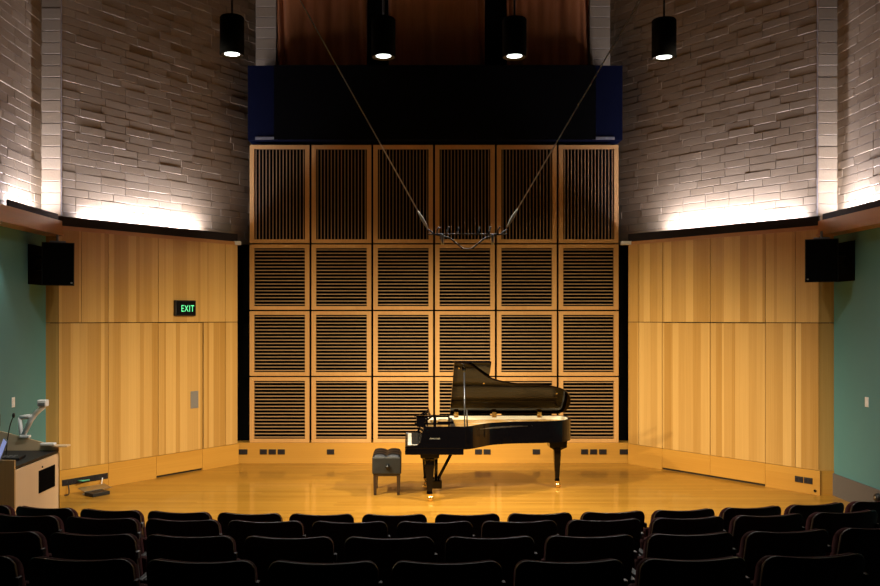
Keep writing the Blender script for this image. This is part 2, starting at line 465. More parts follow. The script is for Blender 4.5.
# ---- brick walls above
BH, BL, BD, MJ = 0.118, 0.45, 0.10, 0.005
def unit_brick():
    mb = MB(); c = 0.02
    # unit box with slightly chamfered front (-y) edges
    mb.add([(-.5,-.5+c*3,-.5),(.5,-.5+c*3,-.5),(.5,.5,-.5),(-.5,.5,-.5),(-.5,-.5+c*3,.5),(.5,-.5+c*3,.5),(.5,.5,.5),(-.5,.5,.5),
            (-.5+c*.5,-.5,-.5+c*2),(.5-c*.5,-.5,-.5+c*2),(.5-c*.5,-.5,.5-c*2),(-.5+c*.5,-.5,.5-c*2)],
           [(0,3,2,1),(4,5,6,7),(1,2,6,5),(2,3,7,6),(3,0,4,7),(8,9,10,11),(0,1,9,8),(1,5,10,9),(5,4,11,10),(4,0,8,11)])
    return mb
UB = unit_brick(); UBM = UB.mesh('brick', 'brick')
def brick_wall(name, label, P0, ang, L, z0, z1, limit=300, bl=BL, bh=BH, rnd=0.003):
    root = MB().box(0, L, -0.023, 0.12, z0, z1).build(name, 'mortar', None, P0, (0, 0, ang))
    tag(root, label, kind='structure')
    Rm = Matrix.Translation(P0) @ Matrix.Rotation(ang, 4, 'Z')
    items = []
    z = z0; r = 0
    rg = random.Random(name)
    while z < z1-0.01:
        h = min(bh, z1-z)
        x = -rg.choice((0.0, 0.5, 0.5, 0.33, 0.7))*bl
        if L < bl*1.2: x = 0
        while x < L-0.01:
            b = min(x+bl, L) if L >= bl*1.2 else L
            a = max(x, 0.0)
            if b-a > 0.03:
                pr = rg.uniform(-rnd, rnd*0.5)
                if rg.random() < 0.07: pr = rg.choice((-1.6, 1.2))*rnd
                items.append(((a+b)/2, pr, z+h/2, b-a-MJ, h-MJ, rg.uniform(-.003, .003), rg.uniform(-.010, .010)))
            x += bl
        z += h; r += 1
    def score(it):
        p = Rm @ Vector((it[0], -0.02, it[2]))
        if p.y < 1: return -1
        u = PX0+FOC*(p.x-CX)/p.y; v = PY0-FOC*(p.z-CZ)/p.y
        if u < -12 or u > 892 or v < -8: return -1
        return it[3]/p.y**2
    items.sort(key=score, reverse=True)
    rest = MB(); nobj = 0
    for it in items:
        x, pr, z, lx, lz, rz, rx = it
        if nobj < limit and score(it) > 0:
            o = link_mesh('brick', UBM, root, (x, 0.03-pr*-1.0 if False else 0.02+pr, z), (rx, 0, rz), (lx, BD, lz))
            nobj += 1
        else:
            m = Matrix.Translation((x, 0.02+pr, z)) @ Matrix.Rotation(rz, 4, 'Z') @ Matrix.Rotation(rx, 4, 'X') @ Matrix.Diagonal((lx, BD, lz, 1))
            rest.add(UB.v, UB.f, False, m)
    if rest.v:
        tag(rest.build('brickwork', 'brick', root), kind='stuff')
    return root

BN = (5.44, 12.93); BF = (3.22, 16.30)
for s, side in ((-1, 'left'), (1, 'right')):
    a = Vector((s*BN[0], BN[1], 0)); b = Vector((s*BF[0], BF[1], 0))
    p0, p1 = (a, b) if s < 0 else (b, a)
    d = p1-p0
    brick_wall('wall_upper_'+side, 'pale brick upper wall angled over the %s timber panels' % side,
               p0, math.atan2(d.y, d.x), d.length, 3.79, 9.6)
    # brick above the green wall
    if s < 0: p0 = Vector((-5.72, 8.0, 0)); an = PI/2
    else: p0 = Vector((5.72, 12.93, 0)); an = -PI/2
    brick_wall('wall_upper_side_'+side, 'pale brick wall above the %s green wall' % side, p0, an, 4.93, 3.66, 8.6, bl=0.42)
    o = MB().box(*sorted((s*5.72, s*6.2)), -3.1, 8.0, 3.68, CEIL).build('wall_high_'+side, 'mortar')
    tag(o, 'plain high wall beside the seats', kind='structure')
    # pilaster of pale blocks between the two
    x0, x1 = sorted((s*5.415, s*5.74))
    brick_wall('trim_7' if s < 0 else 'trim_8', 'pale block pilaster between the brick walls on the '+side,
               Vector((x0, 12.90, 0)), 0, x1-x0, 3.80, 8.9, bl=0.5, bh=0.165, rnd=0.004)

# ---- upper back wall, drapes, pilasters
o = MB().box(-3.7, 3.7, 16.45, 16.6, 0.0, CEIL).build('wall_back_upper', 'dark')
tag(o, 'dark recess wall behind the copper drapes', kind='structure')
for s, side in ((-1, 'left'), (1, 'right')):
    x0, x1 = sorted((s*2.83, s*3.20))
    brick_wall('trim_9' if s < 0 else 'trim_10', 'grey block pilaster beside the copper drape on the '+side,
               Vector((x0, 16.28, 0)), 0, x1-x0, 6.6, 9.9, bl=0.5, bh=0.19, rnd=0.002)

def drape(name, x0, x1, z0, z1, Y, label, seed):
    rg = random.Random(seed); mb = MB(); nx, nz = 70, 26
    ph = [rg.uniform(0, 6.28) for _ in range(6)]
    vs = []
    for j in range(nz+1):
        t = j/nz; z = z0+(z1-z0)*t
        for i in range(nx+1):
            q = i/nx; x = x0+(x1-x0)*q
            edge = math.exp(-((min(q, 1-q))/0.10)**2)
            gath = (1-t)**3
            y = 0.020*math.sin(q*21+ph[0]+0.6*math.sin(t*3+ph[1]))+0.012*math.sin(q*47+ph[2])
            y += 0.05*edge*math.sin(q*60+ph[3]+t*4)
            y += 0.035*gath*math.sin(q*33+ph[4]+5*t)+0.02*gath*math.sin(t*40+q*9+ph[5])
            vs.append((x, Y+y, z))
    fs = [(j*(nx+1)+i, j*(nx+1)+i+1, (j+1)*(nx+1)+i+1, (j+1)*(nx+1)+i) for j in range(nz) for i in range(nx)]
    mb.add(vs, fs, True)
    o = mb.build(name, 'drape')
    md = o.modifiers.new('thick', 'SOLIDIFY'); md.thickness = 0.012
    tag(o, label, 'drape', 'copper drapes above the pelmet')
drape('copper_drape', -2.83, -1.20, 6.75, 9.9, 16.33, 'copper brown drape hanging above the pelmet, left of three', 1)
drape('copper_drape', -0.80, 0.94, 6.75, 9.9, 16.33, 'copper brown drape hanging above the pelmet, middle of three', 2)
drape('copper_drape', 1.34, 2.83, 6.75, 9.9, 16.33, 'copper brown drape hanging above the pelmet, right of three', 3)

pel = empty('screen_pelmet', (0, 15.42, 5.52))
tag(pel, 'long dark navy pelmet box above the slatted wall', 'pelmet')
MB().box(-3.19, 3.22, -0.02, 0.36, 0.03, 1.30).build('housing', 'navy', pel)
MB().box(-2.74, 2.76, -0.05, -0.02, 0.03, 1.30).build('shade_panel', 'backing', pel)  # black sheet standing in for shade on the middle of the navy cloth
for x0 in (-3.06, 2.70):
    tag(MB().box(x0, x0+0.38, -0.045, -0.025, 0.03, 0.075).build('pale_strip', 'grey', pel), 'pale metal strip at the pelmet end')

# ---- slatted back wall
wb = MB().box(-3.20, 3.20, 15.90, 16.0, 0.0, 6.7).build('wall_back', 'backing')
tag(wb, 'slatted timber acoustic wall behind the stage', kind='structure')
PW = 6.4/6
rowz = [(3.794, 5.483), (2.643, 3.768), (1.503, 2.617), (0.353, 1.478)]
hs = MB().box(-0.5, 0.5, -0.02, 0.02, -0.5, 0.5).mesh('slat', 'slatthin')
sw, st = 0.075, 0.07
for r, (z0, z1) in enumerate(rowz):
    for cidx in range(6):
        xa = -3.2+cidx*PW+0.019; xb = xa+PW-0.038
        cx = (xa+xb)/2; cz = (z0+z1)/2; hw = (xb-xa)/2; hh = (z1-z0)/2
        mb = MB()
        mb.box(-hw, -hw+sw, 0, st, -hh, hh).box(hw-sw, hw, 0, st, -hh, hh)
        mb.box(-hw+sw, hw-sw, 0, st, hh-0.062, hh).box(-hw+sw, hw-sw, 0, st, -hh, -hh+0.062)
        p = mb.build('acoustic_panel', 'slat', wb, (cx, YW, cz))
        iw = 2*(hw-sw); ih = 2*(hh-0.062)
        rg = random.Random(r*10+cidx)
        if r == 0:
            n = 15
            for k in range(n):
                x = -iw/2+iw*(k+0.5+0.0)/n
                link_mesh('slat', hs, p, (x, 0.035+rg.uniform(-.003, .003), 0), (0, 0, 0), (0.0115, 1, ih))
        else:
            n = 17
            for k in range(n):
                z = -ih/2+ih*(k+0.5)/n
                link_mesh('slat', hs, p, (0, 0.035+rg.uniform(-.003, .003), z), (0, 0, 0), (iw, 1, 0.0150))
bb = MB().box(-3.42, 3.42, 15.50, 15.9, 0.0, 0.350).build('baseboard_back', 'skirt')
tag(bb, 'timber skirting below the slatted wall', kind='structure')
for s in (-1, 1):
    o = MB().box(*sorted((s*3.22, s*3.5)), 15.80, 15.9, 0.35, 3.79).build('wall_reveal', 'backing')
    tag(o, 'black shadow gap beside the slatted wall', kind='structure')

# ------------------------------------------------------------------ lights in the room
# stage spotlights
for i, (loc, tgt, pw, cone, bl) in enumerate(STAGE_LIGHTS):
    d = (Vector(tgt)-Vector(loc)).normalized()
    r = empty('stage_spotlight', Vector(loc)-d*0.05)
    q = d.to_track_quat('-Z', 'Y'); Rm = q.to_matrix().to_4x4()
    tag(r, ['black stage spotlight on the left side wall, the upper one', 'black stage spotlight on the right side wall', 'black stage spotlight on the left side wall, the lower one',
            'black stage spotlight hung high over the seats, left', 'black stage spotlight hung high over the seats, right'][i], 'spotlight', 'stage spotlights')
    MB().lathe([(0.001, 0.30), (0.06, 0.30), (0.085, 0.22), (0.085, 0.0), (0.095, 0.0), (0.095, 0.015), (0.08, 0.015), (0.08, 0.2), (0.001, 0.2)], 20, mat=Rm).build('body', 'black', r)
    top = Vector((0, 0, 0.45)) if i > 2 else Vector((-0.42 if loc[0] < 0 else 0.42, 0, 0.2))
    if i > 2: top = Vector((0, 0, CEIL-loc[2]+d.z*0.05))
    MB().tube([Rm @ Vector((0, 0, 0.12)) , Vector((0, 0, 0)) + (Vector((0, -0.12, 0.12))), top], 0.012).build('hanging_arm', 'black', r)
    spot('stage_beam', loc, tgt, pw, cone, bl, WARM, 0.07)

# cove uplights behind the rails
def area(name, loc, rot, sx, sy, power, col):
    l = bpy.data.lights.new(name, 'AREA'); l.shape = 'RECTANGLE'; l.size = sx; l.size_y = sy
    l.energy = power; l.color = col
    o = bpy.data.objects.new(name, l); C.objects.link(o)
    o.matrix_world = rot; o.location = loc
    return o
COOL = (0.75, 0.75, 1.0)
def cove(P0, ang, xa, xb, ybrick, z, power, label):
    """fluorescent trough: local x along the wall, brick face at y = ybrick"""
    r = empty('cove_light', P0, ang); tag(r, label, 'uplight', 'cove uplights')
    MB().box(xa, xb, ybrick-0.125, ybrick-0.02, z, z+0.02).build('tray', 'white', r)
    MB().box(xa, xb, ybrick-0.133, ybrick-0.125, z, z+0.095).build('shield_lip', 'white', r)  # unseen lip added to keep the glow off the opposite wall
    for x in (xa, xb-0.008):
        MB().box(x, x+0.008, ybrick-0.125, ybrick-0.012, z+0.02, z+0.10).build('end_plate', 'white', r)
    MB().tube([(xa+0.03, ybrick-0.075, z+0.032), (xb-0.03, ybrick-0.075, z+0.032)], 0.010).build('tube', 'tube', r)
    m = Matrix.Translation(P0) @ Matrix.Rotation(ang, 4, 'Z')
    loc = m @ Vector(((xa+xb)/2, ybrick-0.075, z+0.046))
    # area lights shine along -Z: turn it to face up, tilted a little to the brick
    rot = (Matrix.Rotation(ang, 4, 'Z') @ Matrix.Rotation(PI-math.radians(25), 4, 'X'))
    area('cove_glow', loc, rot, xb-xa-0.06, 0.05, power, COOL)
for s in (-1, 1):
    P0, ang, L = wall_frame(s)
    if s < 0: xa, xb = wall_x(s, 84), wall_x(s, 207)
    else: xa, xb = wall_x(s, 657), wall_x(s, 797)
    cove(P0, ang, xa+0.02, xb+0.02, 0.12 if False else 0.155, ZTOP+0.06, 125, 'fluorescent uplight trough on the %s timber ledge' % ('left' if s < 0 else 'right'))
    if s < 0: p0 = Vector((-5.72, 8.0, 0)); an = PI/2; xa, xb = 3.78, 4.56
    else: p0 = Vector((5.72, 12.93, 0)); an = -PI/2; xa, xb = 0.37, 1.15
    for q_, where in ((0.0, 'nearest the stage'), (2.45, 'added unseen beside the seats')):  # the pair by the seats is unseen, added for cool fill light
        dx = -q_ if s < 0 else q_
        cove(p0, an, xa+dx, xb+dx, -0.03, 3.79, 95 if q_ == 0 else 12, 'fluorescent uplight trough on the %s fascia ledge, %s' % ('left' if s < 0 else 'right', where))

# downlights under the fascia
for s, side in ((-1, 'left'), (1, 'right')):
    for y in (10.95, 9.0):
        if s > 0: y -= 0.35
        r = empty('fascia_downlight', (s*5.44, y, 3.655))
        tag(r, 'small round downlight under the %s fascia, %s' % (side, 'nearer the stage' if y > 10 else 'nearer the seats'), 'downlight', 'fascia downlights')
        MB().lathe([(0.03, -0.006), (0.045, -0.006), (0.045, 0.0)], 16).build('rim', 'steel', r)
        MB().lathe([(0.0, -0.004), (0.03, -0.004)], 16).build('lens', 'lens', r)
        spot('fascia_beam', (s*5.44, y, 3.63), (s*5.46, y, 0), 45, 80, 0.6, (1, 0.92, 0.78), 0.03)

# pendants
for i, (px, py, nm) in enumerate(((232, 55, 'leftmost, beside the left brick wall'), (383.5, 57, 'second from the left, before the drape gap'),
                                  (514.5, 57, 'third from the left, before the drape gap'), (664, 58, 'rightmost, beside the right brick wall'))):
    p = at(px, py, 10.0)
    r = empty('pendant_lamp', p)
    tag(r, 'black cylindrical pendant lamp, '+nm, 'pendant lamp', 'cylindrical pendant lamps')
    R0 = 0.134
    MB().lathe([(0.085, 0.02), (R0-0.008, -0.004), (R0, 0.0), (R0, 0.41), (R0-0.012, 0.425), (0.02, 0.43), (0.001, 0.43)], 32).build('shade', 'dark', r)
    MB().lathe([(R0-0.01, -0.003), (0.082, 0.015)], 32).build('reflector_ring', 'black', r)
    MB().lathe([(0.0, 0.010), (0.084, 0.010)], 32).build('lens', 'lens', r)
    MB().tube([(0, 0, 0.43), (0, 0, CEIL-p.z)], 0.012).build('stem', 'black', r)
    spot('pendant_beam', p-Vector((0, 0, 0.02)), p-Vector((0, 0, 3)), 290, 135, 0.7, (1, 0.95, 0.88), 0.08)

# ------------------------------------------------------------------ exit sign
P0, ang, L = wall_frame(-1)
xa, xb = wall_x(-1, 172.2), wall_x(-1, 192.6)
es = empty('exit_sign', P0+Matrix.Rotation(ang, 3, 'Z') @ Vector(((xa+xb)/2, -0.03, 2.66)), ang)
tag(es, 'black exit sign with glowing green EXIT letters on the timber wall', 'exit sign')
hw = (xb-xa)/2
MB().cbox(-hw, hw, -0.055, 0.0, -0.125, 0.125, 0.008).build('housing', 'black', es)
MB().box(-hw+0.015, hw-0.015, -0.058, -0.054, -0.11, 0.11).build('face', 'dark', es)
def text_obj(name, body, size, mat, parent, loc, rot, ext=0.002, align='CENTER', sx=1.0):
    cu = bpy.data.curves.new(name, 'FONT'); cu.body = body; cu.size = size; cu.extrude = ext
    cu.align_x = align; cu.space_character = 1.12 if body == 'EXIT' else 1.0; cu.align_y = 'CENTER'
    t = bpy.data.objects.new(name, cu); C.objects.link(t)
    dg = bpy.context.evaluated_depsgraph_get()
    me = bpy.data.meshes.new_from_object(t.evaluated_get(dg)); me.name = name
    bpy.data.objects.remove(t); me.materials.clear(); me.materials.append(M[mat])
    return link_mesh(name, me, parent, loc, rot, (sx, 1, 1))
text_obj('lettering', 'EXIT', 0.150, 'exitgreen', es, (0.030, -0.060, -0.012), (PI/2, 0, 0), sx=0.80, ext=0.001)

# ------------------------------------------------------------------ wall loudspeakers
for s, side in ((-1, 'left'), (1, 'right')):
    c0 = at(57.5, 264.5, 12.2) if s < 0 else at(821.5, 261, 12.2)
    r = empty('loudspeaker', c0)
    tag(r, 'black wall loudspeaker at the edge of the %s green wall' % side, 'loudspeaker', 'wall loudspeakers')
    Rm = Matrix.Rotation(s*-math.radians(24), 4, 'Z') @ Matrix.Rotation(math.radians(5), 4, 'X')
    mb = MB()
    wF, wB, hF, hB, dp = 0.205, 0.13, 0.30, 0.27, 0.36
    bm = [(-wF, -0.15, -hF*0.93), (wF, -0.15, -hF*0.93), (wF, -0.15, hF), (-wF, -0.15, hF),
          (-wB, dp-0.15, -hB), (wB, dp-0.15, -hB), (wB, dp-0.15, hB), (-wB, dp-0.15, hB)]
    mb.add(bm, [(0,1,2,3), (5,4,7,6), (4,0,3,7), (1,5,6,2), (3,2,6,7), (4,5,1,0)], mat=Rm)
    mb.build('cabinet', 'black', r)
    mb = MB(); mb.cbox(-wF+0.012, wF-0.012, -0.162, -0.149, -hF*0.93+0.012, hF-0.012, 0.004, mat=Rm); mb.build('grille', 'backing', r)
    mb = MB(); mb.box(-0.17*s-0.012, -0.17*s+0.012, -0.166, -0.16, -hF*0.93+0.03, -hF*0.93+0.05, mat=Rm); tag(mb.build('badge', 'grey', r), 'small grey badge')
    gx = s*GX-c0.x; q = Rm @ Vector((0, dp-0.2, 0.12))
    mb = MB(); mb.box(*sorted((gx, gx-s*0.015)), -0.10, 0.40, -0.27, 0.27); mb.build('wall_plate', 'backing', r)  # mounting plate enlarged into a black sheet imitating the speaker's shadow on the wall
    mb = MB(); mb.tube([(gx-s*0.01, 0.14, 0.10), (q.x, q.y, q.z)], 0.035)
    mb.tube([(gx-s*0.01, 0.14, -0.06), (q.x, q.y, q.z-0.15)], 0.022); mb.build('bracket_arm', 'black', r)
    mb = MB(); mb.box(-0.10, 0.10, -0.10, 0.12, hF, hF+0.02, mat=Rm); mb.tube([Rm @ Vector((0, 0, hF)), Rm @ Vector((0, 0.02, hF+0.10))], 0.02); mb.build('yoke', 'grey', r)

# ------------------------------------------------------------------ outlet plates
def outlet(pos, ang, wdt, hgt, n, label, cat='outlet', grp='outlet plates on the skirting'):
    r = empty('outlet_plate', pos, ang)
    tag(r, label, cat, grp)
    MB().cbox(-wdt/2, wdt/2, -0.012, 0, -hgt/2, hgt/2, 0.003).build('plate', 'black', r)
    for k in range(n):
        x = -wdt/2+wdt*(k+0.5)/n
        MB().box(x-0.03*min(1, wdt/n/0.1), x+0.03*min(1, wdt/n/0.1), -0.016, -0.012, -0.022, 0.022).build('socket', 'rail', r)
for (x0, x1, n, lab) in ((232, 247.5, 2, 'wide black outlet plate on back skirting, leftmost'),
        (260, 267, 1, 'black outlet plate on back skirting, left of a row of three under the first panel'),
        (268.7, 276, 1, 'black outlet plate on back skirting, middle of a row of three under the first panel'),
        (277.8, 285, 1, 'black outlet plate on back skirting, right of a row of three under the first panel'),
        (327, 334.3, 1, 'single black outlet plate on back skirting left of the piano bench'),
        (475, 482, 1, 'black outlet plate under the piano, left of a pair'),
        (483.5, 490.6, 1, 'black outlet plate under the piano, right of a pair'),
        (532.6, 540, 1, 'single black outlet plate on back skirting beside the piano tail leg'),
        (581, 588, 1, 'black outlet plate right of the piano, left of a row of three'),
        (590, 597, 1, 'black outlet plate right of the piano, middle of a row of three'),
        (599, 606.5, 1, 'black outlet plate right of the piano, right of a row of three'),
        (619.6, 634, 2, 'wide black outlet plate on back skirting, rightmost')):
    a = at(x0, 451.5, 15.5); b = at(x1, 451.5, 15.5)
    outlet(((a.x+b.x)/2, 15.5, 0.196), 0, b.x-a.x, 0.088, n, lab)
P0r, angr, Lr = wall_frame(1); P0l, angl, Ll = wall_frame(-1)
def on_wall(s, px, z, off):
    P, a, L_ = wall_frame(s)
    return P+Matrix.Rotation(a, 3, 'Z') @ Vector((wall_x(s, px), -off, z))
for (px, w_, lab) in ((800.6, 0.125, 'black outlet plate on right skirting, left of a pair'), (809.8, 0.125, 'black outlet plate on right skirting, right of a pair')):
    outlet(on_wall(1, px, 0.185, 0.036), angr, w_, 0.085, 2, lab)
for (px, w_, lab) in ((65.5, 0.16, 'black outlet plate on left skirting nearest the lectern'),
                      (76, 0.20, 'black outlet plate on left skirting with green wire plugged in'),
                      (87, 0.18, 'black outlet plate on left skirting, third from the lectern'),
                      (98.5, 0.26, 'wide black outlet plate on left skirting farthest from the lectern')):
    outlet(on_wall(-1, px, 0.165, 0.036), angl, w_, 0.085, 2, lab)
h = on_wall(1, 816.6, 0.055, 0.036)
r = empty('cable_grommet', h, angr); tag(r, 'small black cable grommet low on the right skirting end', 'grommet')
MB().lathe([(0.0, 0.0), (0.016, 0.0), (0.02, 0.004), (0.02, 0.01)], 14, mat=Matrix.Rotation(PI/2, 4, 'X')).build('ring', 'black', r)
MB().lathe([(0.0, 0.0105), (0.012, 0.0105)], 14, mat=Matrix.Rotation(PI/2, 4, 'X')).build('bore', 'backing', r)
# light switches on the green walls
def switch(pos, ang, lab, mat='white', hgt=0.13):
    r = empty('light_switch', pos, ang); tag(r, lab, 'switch', 'wall switches')
    MB().cbox(-0.042, 0.042, -0.010, 0, -hgt/2, hgt/2, 0.003).build('plate', mat, r)
    for z in (-0.028, 0.028): MB().box(-0.012, 0.012, -0.015, -0.010, z-0.014, z+0.014).build('rocker', mat, r)
switch((-GX, 11.64, 1.41), PI/2, 'white light switch on the left green wall')
switch((GX, 11.78, 1.40), -PI/2, 'white light switch on the right green wall')
switch((-GX, 11.22, 1.22), PI/2, 'black wall plate on the left green wall above the lectern', 'black', 0.15)
r = empty('floor_connector', (GX-0.02, 11.45, 0.215)); tag(r, 'small round black connector on the right grey skirting', 'connector')
MB().lathe([(0.001, 0.05), (0.04, 0.05), (0.055, 0.03), (0.055, 0)], 16, mat=Matrix.Rotation(-PI/2, 4, 'Y')).build('socket_body', 'black', r)
MB().lathe([(0.001, 0.055), (0.018, 0.055), (0.018, 0.05)], 12, mat=Matrix.Rotation(-PI/2, 4, 'Y')).build('pin', 'steel', r)

# ------------------------------------------------------------------ hanging microphone bar and cables
YB = 8.6
A = at(428, 229, YB); B = at(507, 227, YB)
mb_root = empty('microphone_bar', ((A.x+B.x)/2, YB, A.z))
tag(mb_root, 'slim black microphone bar with V frame hung over the stage', 'microphone bar')
hx = (B.x-A.x)/2
MB().tube([(-hx, 0, -0.05), (hx, 0, -0.05)], 0.006).build('bar', 'black', mb_root)
MB().tube([(-hx, 0, 0.0), (-hx+0.06, 0, -0.05), (-hx*0.45, 0, -0.085), (-0.04, 0, -0.19), (0.04, 0, -0.19), (hx*0.45, 0, -0.085), (hx-0.06, 0, -0.05), (hx, 0, 0.0)], 0.007).build('v_frame', 'black', mb_root)
for x in (-0.29, -0.2, -0.1, 0.1, 0.2, 0.29):
    MB().tube([(x, 0, -0.05), (x, 0, -0.03+0.02*math.cos(x*20)), (x+0.02, -0.02, 0.02)], 0.007).build('clip', 'black', mb_root)
for x in (-0.24, 0.24):
    MB().lathe([(0.0, -0.10), (0.012, -0.10), (0.014, -0.02), (0.009, 0.0), (0.0, 0.0)], 12, loc=(x, 0, -0.05)).build('microphone', 'steel', mb_root)
for (P, top, lab) in ((A, at(300, 0, YB), 'thin steel cable rising left from the microphone bar'), (B, at(640, 0, YB), 'thin steel cable rising right from the microphone bar')):
    k = (CEIL-P.z)/(top.z-P.z)
    E = P+(top-P)*k
    r = empty('steel_cable', P); tag(r, lab, 'cable', 'suspension cables')
    MB().tube([(0, 0, 0), E-P], 0.0065, 6).build('wire', 'cable', r)
    d = (E-P).normalized()
    MB().tube([d*0.0, d*0.06, d*0.12, d*0.20], [0.006, 0.013, 0.015, 0.006], 8).build('turnbuckle', 'cable', r)

# ------------------------------------------------------------------ grand piano
PO = Vector((-0.49, 12.12, 0))
piano = empty('grand_piano', PO)
tag(piano, 'black lacquered concert grand piano with its lid raised, on stage', 'piano')
RT = 1.03
near = catmull([(0.80, 0.02), (0.92, 0.10), (1.05, 0.27), (1.22, 0.46), (1.50, 0.59), (1.82, 0.635), (2.10, 0.69), (2.28, 0.79), (2.39, 0.95), (2.435, 1.14), (2.43, 1.32), (2.395, 1.45), (2.33, 1.50)], 5)
outer = [(0.25, 0.02), (0.5, 0.02)]+[(p.x, p.y) for p in near]+[(1.5, 1.5), (0.8, 1.5), (0.25, 1.5)]
def inset(pts, d):
    n = len(pts); out = []
    for i in range(n):
        a = Vector(pts[i-1]); b = Vector(pts[i]); c_ = Vector(pts[(i+1) % n])
        t = ((b-a).normalized()+(c_-b).normalized()).normalized()
        out.append((b.x-t.y*d, b.y+t.x*d))
    return out
inner = inset(outer, 0.045)
o = MB().ring(outer, inner, 0.725, RT).build('rim', 'piano', piano)
bv = o.modifiers.new('bev', 'BEVEL'); bv.width = 0.006; bv.segments = 2; bv.limit_method = 'ANGLE'
MB().prism(inset(outer, 0.03), 0.73, 0.75).build('bottom_frame', 'piano', piano)
MB().prism(inner, 0.90, 0.915).build('soundboard', 'sound', piano)
MB().ring(inset(outer, 0.0455), inset(outer, 0.052), 0.915, RT-0.006).build('inner_rim', 'maple', piano)
# cast plate: raised gold frame with struts
pl = MB().ring(inset(outer, 0.047), inset(outer, 0.17), 0.945, 0.965)
pl.box(0.50, 0.62, 0.10, 1.42, 0.95, 0.985)
for (ua, va, ub, vb) in ((0.6, 0.35, 1.25, 0.62), (0.6, 0.7, 1.75, 0.80), (0.6, 1.02, 2.25, 1.05), (0.6, 1.28, 2.3, 1.28)):
    d = Vector((ub-ua, vb-va)); L_ = d.length; a_ = math.atan2(d.y, d.x)
    pl.box(0, L_, -0.014, 0.014, 0.95, 0.985, mat=Matrix.Translation((ua, va, 0)) @ Matrix.Rotation(a_, 4, 'Z'))
pl.build('cast_plate', 'gold', piano)
sm = MB()
for k in range(26):
    v = 0.2+1.2*k/25
    ue = 1.0+1.3*min(1, max(0, (v-0.22)/0.75))**0.8
    sm.tube([(0.62, v, 0.975), (min(ue, 2.28), v, 0.975)], 0.0012, 4)
sm.build('strings', 'steel', piano)
MB().box(0.64, 0.70, 0.16, 1.42, 0.98, 1.0).build('dampers', 'black', piano)
MB().box(0.27, 0.52, 0.07, 1.45, 0.90, 0.935).build('pin_block', 'gold', piano)
tp = MB()
for k in range(44):
    for j in range(3): tp.lathe([(0.0045, 0.935), (0.0045, 0.962), (0.0, 0.962)], 5, loc=(0.32+0.05*j, 0.14+1.24*k/43, 0))
tp.build('tuning_pins', 'steel', piano)
# key bed, arms, keyslip, keys, fallboard
MB().cbox(0.0, 0.79, 0.0, 1.52, 0.656, 0.74, 0.006).build('key_bed', 'piano', piano)
for v0 in (0.0, 1.47):
    prof = [(0.0, 0.74), (0.82, 0.74), (0.82, RT), (0.29, RT), (0.255, RT-0.012), (0.235, RT-0.05), (0.222, 0.90), (0.205, 0.83), (0.175, 0.79), (0.12, 0.775), (0.02, 0.77), (0.0, 0.76)]
    mt = Matrix.Translation((0, v0+0.05, 0)) @ Matrix.Rotation(PI/2, 4, 'X')
    o = MB().prism(prof, 0, 0.05, mat=mt).build('arm', 'piano', piano)
    bv = o.modifiers.new('bev', 'BEVEL'); bv.width = 0.006; bv.segments = 2; bv.limit_method = 'ANGLE'
for v0 in (0.05, 1.39): MB().cbox(0.03, 0.2, v0, v0+0.08, 0.74, 0.772, 0.008).build('key_block', 'piano', piano)
MB().cbox(0.01, 0.035, 0.05, 1.47, 0.735, 0.765, 0.004).build('keyslip', 'piano', piano)
kb = MB()
for k in range(52): kb.box(0.04, 0.19, 0.135+k*0.0240, 0.135+k*0.0240+0.0225, 0.745, 0.775)
ko = kb.build('white_keys', 'ivory', piano)
kb = MB()
for k in range(51):
    if k % 7 in (0, 2, 3, 5, 6): kb.box(0.09, 0.19, 0.135+k*0.024+0.018, 0.135+k*0.024+0.030, 0.775, 0.787)
kb.build('black_keys', 'black', piano)
MB().prism([(0.19, 0.76), (0.215, 0.76), (0.27, 0.95), (0.25, 0.955)], 0, 1.42, mat=Matrix.Translation((0, 1.47, 0)) @ Matrix.Rotation(PI/2, 4, 'X')).build('fallboard', 'piano', piano)
# music desk: shelf on rails with a low openwork rest
md = MB()
for v in (0.22, 1.26): md.box(0.13, 0.62, v, v+0.025, 1.035, 1.06)
md.box(0.16, 0.30, 0.22, 1.285, 1.035, 1.05)
md_o = md.build('music_desk', 'piano', piano)
pr = MB()
for v in (0.20, 0.52, 0.72, 1.04, 1.27):
    pr.box(0.0, 0.022, v-0.012, v+0.012, 0.0, 0.19)
pr.box(0.0, 0.022, 0.188, 1.30, 0.165, 0.19); pr.box(0.0, 0.022, 0.188, 1.30, 0.0, 0.035); pr.box(0.0, 0.020, 0.52, 0.72, 0.0, 0.19)
m_ = Matrix.Translation((0.19, 0, 1.05)) @ Matrix.Rotation(math.radians(58), 4, 'Y')
pr2 = MB(); pr2.add(pr.v, pr.f, False, m_)
pr2.build('desk_rest', 'piano', md_o)
# side rail of the desk standing above the arm
dr = MB(); dr.box(0.16, 0.60, 0.10, 0.12, 1.15, 1.172); dr.box(0.16, 0.265, 0.10, 0.13, 1.02, 1.172); dr.box(0.385, 0.425, 0.10, 0.12, 1.02, 1.16); dr.box(0.585, 0.605, 0.10, 0.12, 1.02, 1.172)
dr.box(0.29, 0.31, 0.10, 0.12, 1.02, 1.16); dr.box(0.44, 0.66, 0.13, 0.16, 1.06, 1.09)
dr.build('desk_side', 'piano', md_o)
